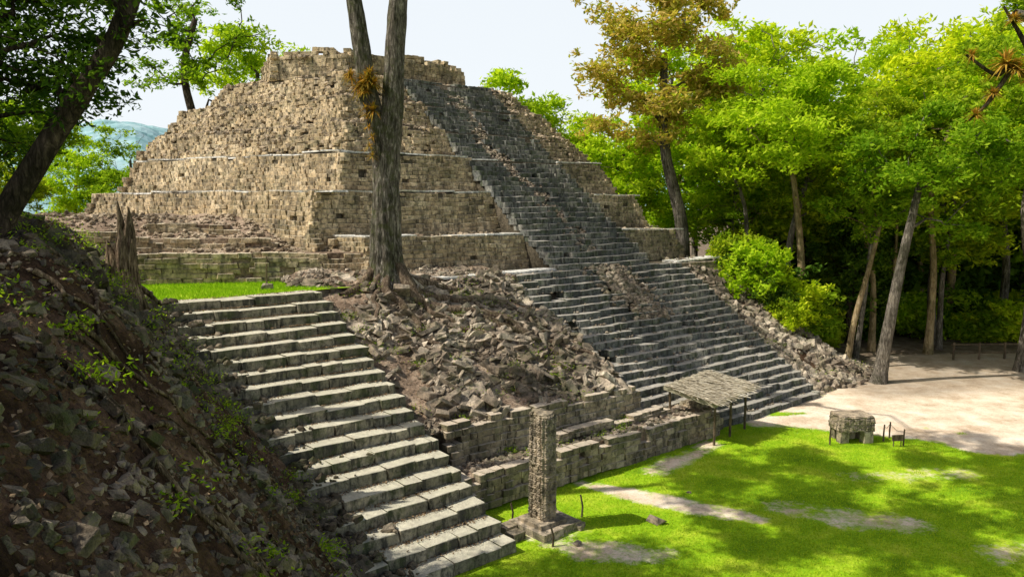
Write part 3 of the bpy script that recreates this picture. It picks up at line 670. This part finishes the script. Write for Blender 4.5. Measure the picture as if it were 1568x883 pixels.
gt = empty('great_forked_tree')
mk('trunk_left', *w1, B_great, parent=gt, smooth=True); mk('trunk_right', *w2, B_great, parent=gt, smooth=True)
mk('foliage_left', *l1, L_mid, parent=gt); mk('foliage_right', *l2, L_mid, parent=gt)
rp = []
for (pts, r) in (([(3.4, 12.9), (4.6, 12.5), (6.0, 12.6), (7.6, 12.1)], .2), ([(3.4, 12.8), (4.2, 11.6), (5.4, 10.9), (7, 10.2), (8.2, 8.7), (8.9, 7.6)], .2), ([(3.4, 12.8), (3.0, 11.8), (3.4, 10.8), (3.2, 9.6), (3.8, 8.4)], .14), ([(3.3, 13), (2.3, 12.9), (1.2, 12.7)], .18), ([(3.5, 12.8), (5.2, 11.7), (7.5, 11.3), (9.4, 11.5)], .15), ([(3.4, 12.8), (2.6, 12.2), (2.0, 11.2), (1.9, 10.2)], .11), ([(6.5, 9.9), (7.6, 8.9), (9.2, 7.9), (10.2, 6.6)], .14), ([(4.2, 11.6), (4.8, 10.2), (5.9, 9.0), (6.3, 7.9)], .09)):
    q = smoothpath([(a, b, 0) for a, b in pts], 26); q[:, 0] += .12*np.sin(np.arange(26)*.9); hz = moundH(q[:, 0], q[:, 1])+.15
    if pts[0][1] > 12: hz[:6] += np.array([1.1, .75, .48, .3, .16, .06])
    rp.append(tube(W(q[:, 0], q[:, 1], hz), np.linspace(r*1.6, r*.45, 26), 12, .2))
V, F = join(rp); mk('roots', V, F, B_root, parent=gt, smooth=True)

def bromeliad(c, r, n=60):
    Vs = []
    for i in range(n):
        a = rng.uniform(0, 6.28); el = rng.uniform(-.5, 1.3); L = r*rng.uniform(.6, 1.2)
        d = np.array([math.cos(a)*math.cos(el), math.sin(a)*math.cos(el), math.sin(el)]); sd = np.array([-math.sin(a), math.cos(a), 0])*.022*(r/.5)
        p = [np.array(c)+d*L*u+np.array([0, 0, -.35*L*u*u]) for u in (0, .5, 1)]
        Vs.append([p[0]-sd, p[0]+sd, p[1]+sd*.8, p[1]-sd*.8]); Vs.append([p[1]-sd*.8, p[1]+sd*.8, p[2]+sd*.1, p[2]-sd*.1])
    V = np.array(Vs).reshape(-1, 3); return V, np.arange(len(V)).reshape(-1, 4)
br = [bromeliad((base[0]-.75+rng.normal(0, .22), base[1]-.45, 15.0+rng.normal(0, .35)), rng.uniform(.35, .75), 90) for _ in range(12)]
br += [bromeliad((base[0]-.4+rng.normal(0, .12), base[1]-.6, z), .38, 40) for z in (14.1, 13.7, 13.3, 12.9, 12.5, 12.1)]
V, F = join(br); mk('bromeliads', V, F, L_brom, parent=gt)

w1, l1 = grow(10, [(-11.2, 14.5, 7.5), (-9.9, 14.8, 9.6), (-9.0, 15, 11.1), (-8.2, 15, 12.2), (-7.5, 15, 13.2), (-7.0, 15.2, 14.8), (-6.6, 15.3, 16.8)], .24, (-9.3, 15.5, 15.3), (3.6, 3.2, 3.4), 60, 230, .085, (.5, 1.0), .55, .45, .018, taper=.6)
w2, l2 = grow(12, [(-10.8, 14.0, 8), (-10.4, 14.6, 11), (-9.9, 15, 14), (-10, 15, 18)], .2, (-10.9, 15.5, 12.6), (2.5, 2.2, 3.6), 50, 280, .085, (.45, .9), .6, .3, .018)
nt_ = empty('hillside_tree')
mk('trunk_leaning', *w1, B_dark, parent=nt_, smooth=True); mk('trunk_upright', *w2, B_dark, parent=nt_, smooth=True)
mk('foliage_leaning', *l1, L_dark, parent=nt_); mk('foliage_upright', *l2, L_dark, parent=nt_)
w_, l_ = grow(13, [(-16, 10, 7), (-16, 10, 12), (-15, 10, 17)], .35, (-14, 12, 18), (6, 8, 3.5), 56, 260, .15, (.7, 1.5), .5, .5)
tree('shade_tree', w_, l_, B_dark, L_shade)
w_, l_ = grow(14, [(-17, 21, 8), (-16.8, 21.5, 13), (-15, 22, 18), (-12, 22.5, 20.5)], .4, (-9.5, 23.2, 22), (6.8, 3.6, 1.6), 21, 700, .17, (.8, 1.5), .3, .6)
tree('shade_tree', w_, l_, B_dark, L_shade)
w_, l_ = grow(17, [(-9, 4, 6.5), (-8.6, 5, 13), (-7, 9, 18), (-5, 15, 20.5)], .4, (-4.5, 18.4, 22), (8.5, 3.4, 1.6), 26, 700, .17, (.8, 1.5), .3, .7)
tree('shade_tree', w_, l_, B_dark, L_shade)
w_, l_ = grow(15, [(-24, 60, 5), (-24, 60, 14), (-25, 60, 20), (-24, 60, 24)], .4, (-24, 60, 23), (6.5, 5, 6), 40, 180, .2, (.7, 1.3), .5, .4, .05)
tree('sparse_tree', w_, l_, B_dark, L_mid)
w_, l_ = grow(16, [(24.5, 30, -.3), (24, 30, 7), (23, 30, 13), (21, 30, 16.5), (19, 30, 17.2)], .35, (24, 31, 19), (4, 4, 2.5), 20, 200, .15, (.6, 1.1), .5, .5)
et = tree('epiphyte_tree', w_, l_, B_grey, L_mid)
tb = [tube(smoothpath([(23, 30, 13), (20.5, 29.8, 14.2), (18.9, 29.7, 15.2), (18.2, 29.6, 14.9), (17.0, 29.5, 15.6)], 20), np.linspace(.2, .05, 20), 8, .3), tube(smoothpath([(18.9, 29.7, 15.2), (18.0, 29.6, 13.9), (17.3, 29.6, 13.2)], 10), np.linspace(.1, .03, 10), 7, .3), tube(smoothpath([(20.5, 29.8, 14.2), (19.2, 29.7, 16.2), (18.4, 29.7, 17.4)], 10), np.linspace(.12, .04, 10), 7, .3)]
V, F = join(tb); mk('limb', V, F, B_dark, parent=et, smooth=True)
V, F = join([bromeliad((x, 29.5, z), r, 110) for x, z, r in ((18.5, 15.3, .9), (18.9, 15.1, .8), (18.1, 14.2, .5), (17.5, 13.4, .5), (17.2, 15.6, .45), (18.7, 16.9, .5), (19.5, 14.8, .6))]); mk('epiphytes', V, F, L_brom, parent=et)

sp = W(-8.8, 5.4, 0); hz = float(hillH(np.array(-8.8), np.array(5.4)))
ps = []
for i in range(11):
    an = i*.571; dx = .26*math.cos(an); dy = .2*math.sin(an); h = rng.uniform(.9, 1.7)+(1.0 if i in (2, 3, 9) else 0); r = rng.uniform(.1, .17)
    lx = dx*.5+rng.normal(0, .08)
    q = smoothpath([(sp[0]+dx*1.9, sp[1]+dy*1.9, hz-.35), (sp[0]+dx*1.1, sp[1]+dy, hz+h*.3), (sp[0]+dx+lx*.3, sp[1]+dy, hz+h*.7), (sp[0]+dx+lx, sp[1]+dy, hz+h)], 26)
    ps.append(tube(q, np.r_[np.linspace(r*1.5, r*.8, 18), np.linspace(r*.75, .012, 8)], 14, 0, .35))
for an, L in ((2.8, 1.3), (3.6, 1.0), (.3, .9), (5.2, 1.1)):
    q = smoothpath([(sp[0], sp[1], hz+.5), (sp[0]+L*.5*math.cos(an), sp[1]+L*.5*math.sin(an), hz+.35), (sp[0]+L*math.cos(an), sp[1]+L*math.sin(an), hz-.1+.9*(abs(an-2.8) < .1))], 14)
    ps.append(tube(q, np.linspace(.16, .03, 14), 10, 0, .3))
V, F = join(ps); mk('broken_tree_stump', V, F, B_stump)

# ------------------------------------------------------------------ stela
ste = empty('carved_stela')
def carved_column(c, hw, hd, z0, z1, ang, amp=.03, na=120, nz=190, cell=.2):
    th = np.linspace(0, 1, na, endpoint=False); per = 4*(hw+hd); P = []; Nm = []; ed = []
    for u in th*per:
        if u < 2*hw: P.append((-hw+u, -hd)); Nm.append((0, -1)); ed.append(min(u, 2*hw-u))
        elif u < 2*hw+2*hd: w = u-2*hw; P.append((hw, -hd+w)); Nm.append((1, 0)); ed.append(min(w, 2*hd-w))
        elif u < 4*hw+2*hd: w = u-2*hw-2*hd; P.append((hw-w, hd)); Nm.append((0, 1)); ed.append(min(w, 2*hw-w))
        else: w = u-4*hw-2*hd; P.append((-hw, hd-w)); Nm.append((-1, 0)); ed.append(min(w, 2*hd-w))
    P = np.array(P); Nm = np.array(Nm); ed = np.array(ed); uu = th*per
    zz = np.linspace(z0, z1, nz); Ug, Z = np.meshgrid(uu, zz, indexing='xy')
    ci = np.floor(Ug/cell); cj = np.floor(Z/cell); fu = Ug/cell-ci; fz = Z/cell-cj
    e = np.minimum(np.minimum(fu, 1-fu), np.minimum(fz, 1-fz))
    rel = sstep(.03, .16, e)*(.5+_tab[(ci.astype(int)*7) % 256, (cj.astype(int)*13) % 256])
    ringd = np.hypot(fu-.5, fz-.5); rel -= .6*np.exp(-((ringd-.25)/.06)**2)
    rel = rel+.9*fbm(Ug, Z, .09, 3)
    rel *= sstep(.01, .05, ed)[None]
    rnd = -(.035*(1-sstep(0, .05, ed)))[None]
    dis = amp*rel+rnd+.02*fbm(Ug, Z, .6, 3)
    tap = 1-.05*(Z-z0)/(z1-z0)
    x = P[:, 0][None]*tap+Nm[:, 0][None]*dis; y = P[:, 1][None]*tap+Nm[:, 1][None]*dis
    top = (Z-z0)/(z1-z0) > .985; x = np.where(top, x*.9, x); y = np.where(top, y*.9, y)
    zt = Z+sstep(z1-.25, z1, Z)*.08*fbm(x, y, .25)
    ca, sa = math.cos(ang), math.sin(ang)
    V = np.stack([c[0]+x*ca-y*sa, c[1]+x*sa+y*ca, zt], -1).reshape(-1, 3)
    i = np.arange(nz*na).reshape(nz, na); j = np.roll(i, -1, 1)
    F = np.stack([i[:-1], j[:-1], j[1:], i[1:]], -1).reshape(-1, 4)
    ctr = len(V); V = np.vstack([V, [[c[0], c[1], z1+.03]]]); T = np.stack([i[-1], j[-1], np.full(na, ctr)], -1)
    return V, F, T
au = math.atan2(U[1], U[0])
V, F, T = carved_column((.95, 23.05), .27, .36, .3, 3.72, au, .05)
mk('shaft', V, [(F, 0), (T, 0)], M_carve, parent=ste)
def blk_at(x, y, z, hx, hy, hz_, ang):
    ca, sa = math.cos(ang), math.sin(ang); return ([x, y, z], [hx, hy, hz_], [[ca, -sa, 0], [sa, ca, 0], [0, 0, 1]])
def stampb(L, tpl=None): return stamp(tpl or SLABS, np.array([b[0] for b in L]), np.array([b[1] for b in L]), np.array([b[2] for b in L]))
bl_ = [blk_at(.75, 22.85, .1, .42, .8, .14, au), blk_at(1.35, 23.4, .1, .38, .78, .15, au), blk_at(.95, 23.05, .27, .55, .55, .1, au), blk_at(.1, 22.3, .1, .25, .2, .12, au+.1), blk_at(-.1, 22.9, .08, .3, .22, .12, au), blk_at(2.0, 23.1, .06, .2, .25, .1, au+.4)]
V, F = stampb(bl_); mk('plinth', V, F, M_carve, parent=ste)

# ------------------------------------------------------------------ altar
alt = empty('carved_stone_altar'); ax, ay = 14.6, 32.2
V, F, T = carved_column((ax, ay), .76, .55, .5, 1.1, .12, .05, 200, 60, .26); mk('altar_slab', V, [(F, 0), (T, 0)], M_carve, parent=alt)
vb = [blk_at(ax+dx, ay+dy, .25, .2, .18, .28, .12+rng.normal(0, .1)) for dx, dy in ((-.5, -.33), (.5, -.33), (-.5, .33), (.5, .33))]
vb.append(blk_at(ax+.05, ay+.25, .2, .14, .2, .2, .3))
V, F = stampb(vb, BLOCKS); mk('feet', V, F, M_carve, parent=alt)
V, F = stampb([blk_at(ax, ay, 1.1, .72, .51, .05, .12)]); mk('top_face', V, F, M_rubp, parent=alt)

bar = empty('rope_barrier'); ps = []
pp = [(15.9, 32.0), (16.35, 32.4), (13.4, 31.5), (16.4, 31.3)]
for x, y in pp: ps.append(tube([(x, y, -.1), (x, y, .35), (x+.02, y, .72)], [.035, .035, .03], 8))
for a, b_ in ((0, 1), (1, 3)):
    (x0, y0), (x1, y1) = pp[a], pp[b_]; ps.append(tube([(x0, y0, .62), ((x0+x1)/2, (y0+y1)/2, .5), (x1, y1, .62)], .01, 5))
V, F = join(ps); mk('posts_and_rope', V, F, M_wood, parent=bar)
inf = empty('information_sign')
V, F = stamp(BLOCKS, np.array([[16.1, 31.2, .38]]), np.array([[.24, .02, .13]]), rots(1, 0, np.array([.1]))); mk('panel', V, F, M_wood, parent=inf)
V, F = join([tube([(15.95, 31.23, 0), (15.95, 31.23, .36)], .02, 6), tube([(16.27, 31.25, 0), (16.27, 31.25, .36)], .02, 6)]); mk('legs', V, F, M_wood, parent=inf)
for (x, y, h) in ((2.25, 23.9, .75), (.0, 23.6, .6), (1.2, 21.8, .55)):
    mk('marker_post', *tube([(x, y, -.1), (x+.03, y, h*.5), (x-.04, y, h)], [.035, .03, .03], 7), M_wood)
p = W(-1.2, 14.6, 6.5); mk('marker_post', *tube([p, p+[0, 0, .6], p+[.02, 0, 1.1]], [.04, .035, .03], 7), M_wood)
V, F = stamp(ROCKS, np.array([p+[.05, -.1, .1]]), np.array([[.28, .22, .2]]), rots(1, .2)); mk('boulder', V, F, M_rub)
for (x, y, s) in ((4.6, 23.5, .26), (1.95, 21.9, .12), (6.2, 26.0, .08)):
    V, F = stamp(ROCKS, np.array([[x, y, s*.3]]), np.array([[s*1.2, s*.9, s*.5]]), rots(1, .1)); mk('boulder', V, F, M_rub)

# ------------------------------------------------------------------ thatched shelter
sh = empty('thatched_shelter')
q = [W(12.6, 2.1, 1.85), W(16.2, 2.6, 2.0), W(15.5, 4.7, 2.4), W(12.0, 4.3, 2.3)]
q = np.array(q); uu, vv = np.meshgrid(np.linspace(0, 1, 30), np.linspace(0, 1, 20), indexing='ij')
def rp_(u, v): u = np.asarray(u)[..., None]; v = np.asarray(v)[..., None]; return q[0]*(1-u)*(1-v)+q[1]*u*(1-v)+q[2]*u*v+q[3]*(1-u)*v
R1 = rp_(uu, vv); R1[..., 2] += .05*fbm(uu*10, vv*10, 1); R2 = R1-np.array([0, 0, .17])
rim = np.r_[np.arange(30)*20, 29*20+np.arange(1, 20), np.arange(28, -1, -1)*20+19, np.arange(18, 0, -1)]
rj = np.roll(rim, -1)
V = np.vstack([R1.reshape(-1, 3), R2.reshape(-1, 3)])
F = np.vstack([grid(30, 20), grid(30, 20)[:, ::-1]+600, np.stack([rim, rj, rj+600, rim+600], -1)]); mk('thatch_bed', V, F, M_thatch, parent=sh)
k = 3600; u = rng.uniform(-.02, 1.02, k); v = rng.uniform(-.02, 1., k)**1.1; a = rp_(u, np.clip(v, -.02, 1))+np.array([0, 0, .05])+rng.normal(0, .03, (k, 3))
dn = (q[0]-q[3]); dn /= np.linalg.norm(dn); L = rng.uniform(.15, .45, k)[:, None]
dirv = dn+rng.normal(0, .3, (k, 3))*np.array([1, 1, .3]); sd = np.cross(dirv, [0, 0, 1.])*.018
V = np.stack([a-sd, a+sd, a+sd+dirv*L, a-sd+dirv*L], 1).reshape(-1, 3); mk('thatch_straw', V, np.arange(4*k).reshape(k, 4), M_thatch, parent=sh)
ps = []
for (s, t, zt, zb) in ((12.9, 2.3, 1.8, 0), (15.9, 2.8, 1.9, 0), (15.2, 4.5, 2.2, .5), (12.3, 4.2, 2.1, .9), (14.4, 2.55, 1.85, 0)):
    ps.append(tube([W(s, t, zb-.2), W(s+.03, t, (zb+zt)/2), W(s, t, zt)], .055, 8))
for (a_, b_) in (((12.5, 2.3, 1.7), (16.1, 2.8, 1.84)), ((12.1, 4.2, 2.1), (15.5, 4.6, 2.2)), ((12.9, 2.2, 1.7), (12.3, 4.3, 2.12)), ((15.9, 2.7, 1.82), (15.2, 4.6, 2.2)), ((14.4, 2.4, 1.77), (13.8, 4.5, 2.16))):
    ps.append(tube([W(*a_), (W(*a_)+W(*b_))/2, W(*b_)], .045, 7))
V, F = join(ps); mk('poles', V, F, M_wood, parent=sh)
V, F, T = carved_column(W(14, 4.0, 0)[:2], .5, .45, .1, 1.4, au, .05, 80, 50, .3); mk('stone_sculpture', V, [(F, 0), (T, 0)], M_carve)

fe = empty('wooden_fence'); ps = []
for x in np.arange(28.5, 42, 1.7): ps.append(tube([(x, 48.8+.05*x-1.4, -.2), (x, 48.8+.05*x-1.4, .6), (x, 48.8+.05*x-1.4, 1.25)], .07, 7))
for z in (.55, 1.1): ps.append(tube([(28.3, 48.83, z), (34, 49.1, z+.02), (41, 49.45, z)], .05, 7))
V, F = join(ps); mk('posts_and_rails', V, F, M_wood, parent=fe)

# ------------------------------------------------------------------ distant hills
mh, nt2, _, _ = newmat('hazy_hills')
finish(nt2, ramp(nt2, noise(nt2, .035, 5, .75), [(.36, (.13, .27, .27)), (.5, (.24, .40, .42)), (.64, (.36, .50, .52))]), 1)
th = np.linspace(-1.3, 1.3, 420); rr = np.linspace(600, 1100, 40); TH, RR = np.meshgrid(th, rr, indexing='ij')
hh = (45+70*(fbm(TH*3, TH*0, 1, 5)*.5+.5))*np.sin(np.clip((RR-600)/400, 0, 1)*np.pi/2)+14*fbm(TH*14, RR/60, 1, 5)
hh += 22*np.exp(-((TH+.47)/.06)**2)*sstep(600, 900, RR)
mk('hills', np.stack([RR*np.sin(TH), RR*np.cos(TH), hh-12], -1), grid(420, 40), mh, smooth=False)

# ------------------------------------------------------------------ light, sky, camera
el = math.radians(50); az = np.array([-.97, -.24]); az /= np.linalg.norm(az)
v = Vector((az[0]*math.cos(el), az[1]*math.cos(el), math.sin(el))).normalized()
ld = bpy.data.lights.new('sun', 'SUN'); ld.energy = 5; ld.angle = math.radians(.5); ld.color = (1, .95, .84)
lo = bpy.data.objects.new('sun', ld); lo.rotation_euler = v.to_track_quat('Z', 'Y').to_euler(); col.objects.link(lo); lo.location = (-40, 0, 60)
w = bpy.data.worlds.new('World'); scene.world = w; w.use_nodes = True; nt = w.node_tree
sky = nt.nodes.new('ShaderNodeTexSky'); sky.sky_type = 'NISHITA'; sky.sun_disc = False; sky.sun_elevation = el
sky.sun_rotation = math.radians(256); sky.dust_density = 4.0; sky.air_density = 1.0
tc = nt.nodes.new('ShaderNodeTexCoord'); sx = nt.nodes.new('ShaderNodeSeparateXYZ'); nt.links.new(tc.outputs['Generated'], sx.inputs[0])
hz_ = ramp(nt, sx.outputs['Z'], [(0, (.95, .95, .95)), (.25, (.9, .9, .9)), (.40, (.6, .6, .6)), (.5, (0, 0, 0))])
cx_ = mix(nt, sky.outputs[0], (8.6, 9.1, 9.5), hz_)
bg = nt.nodes['Background']; bg.inputs['Strength'].default_value = .11; nt.links.new(cx_, bg.inputs[0])
cam = bpy.data.cameras.new('camera'); co = bpy.data.objects.new('camera', cam); col.objects.link(co)
co.location = (0, 0, 10); co.rotation_euler = (math.radians(90-6.14), 0, 0); cam.lens = 27; cam.sensor_width = 36
cam.clip_end = 6000; cam.clip_start = .1; scene.camera = co
scene.view_settings.view_transform = 'Standard'; scene.view_settings.look = 'None'; scene.view_settings.exposure = 0
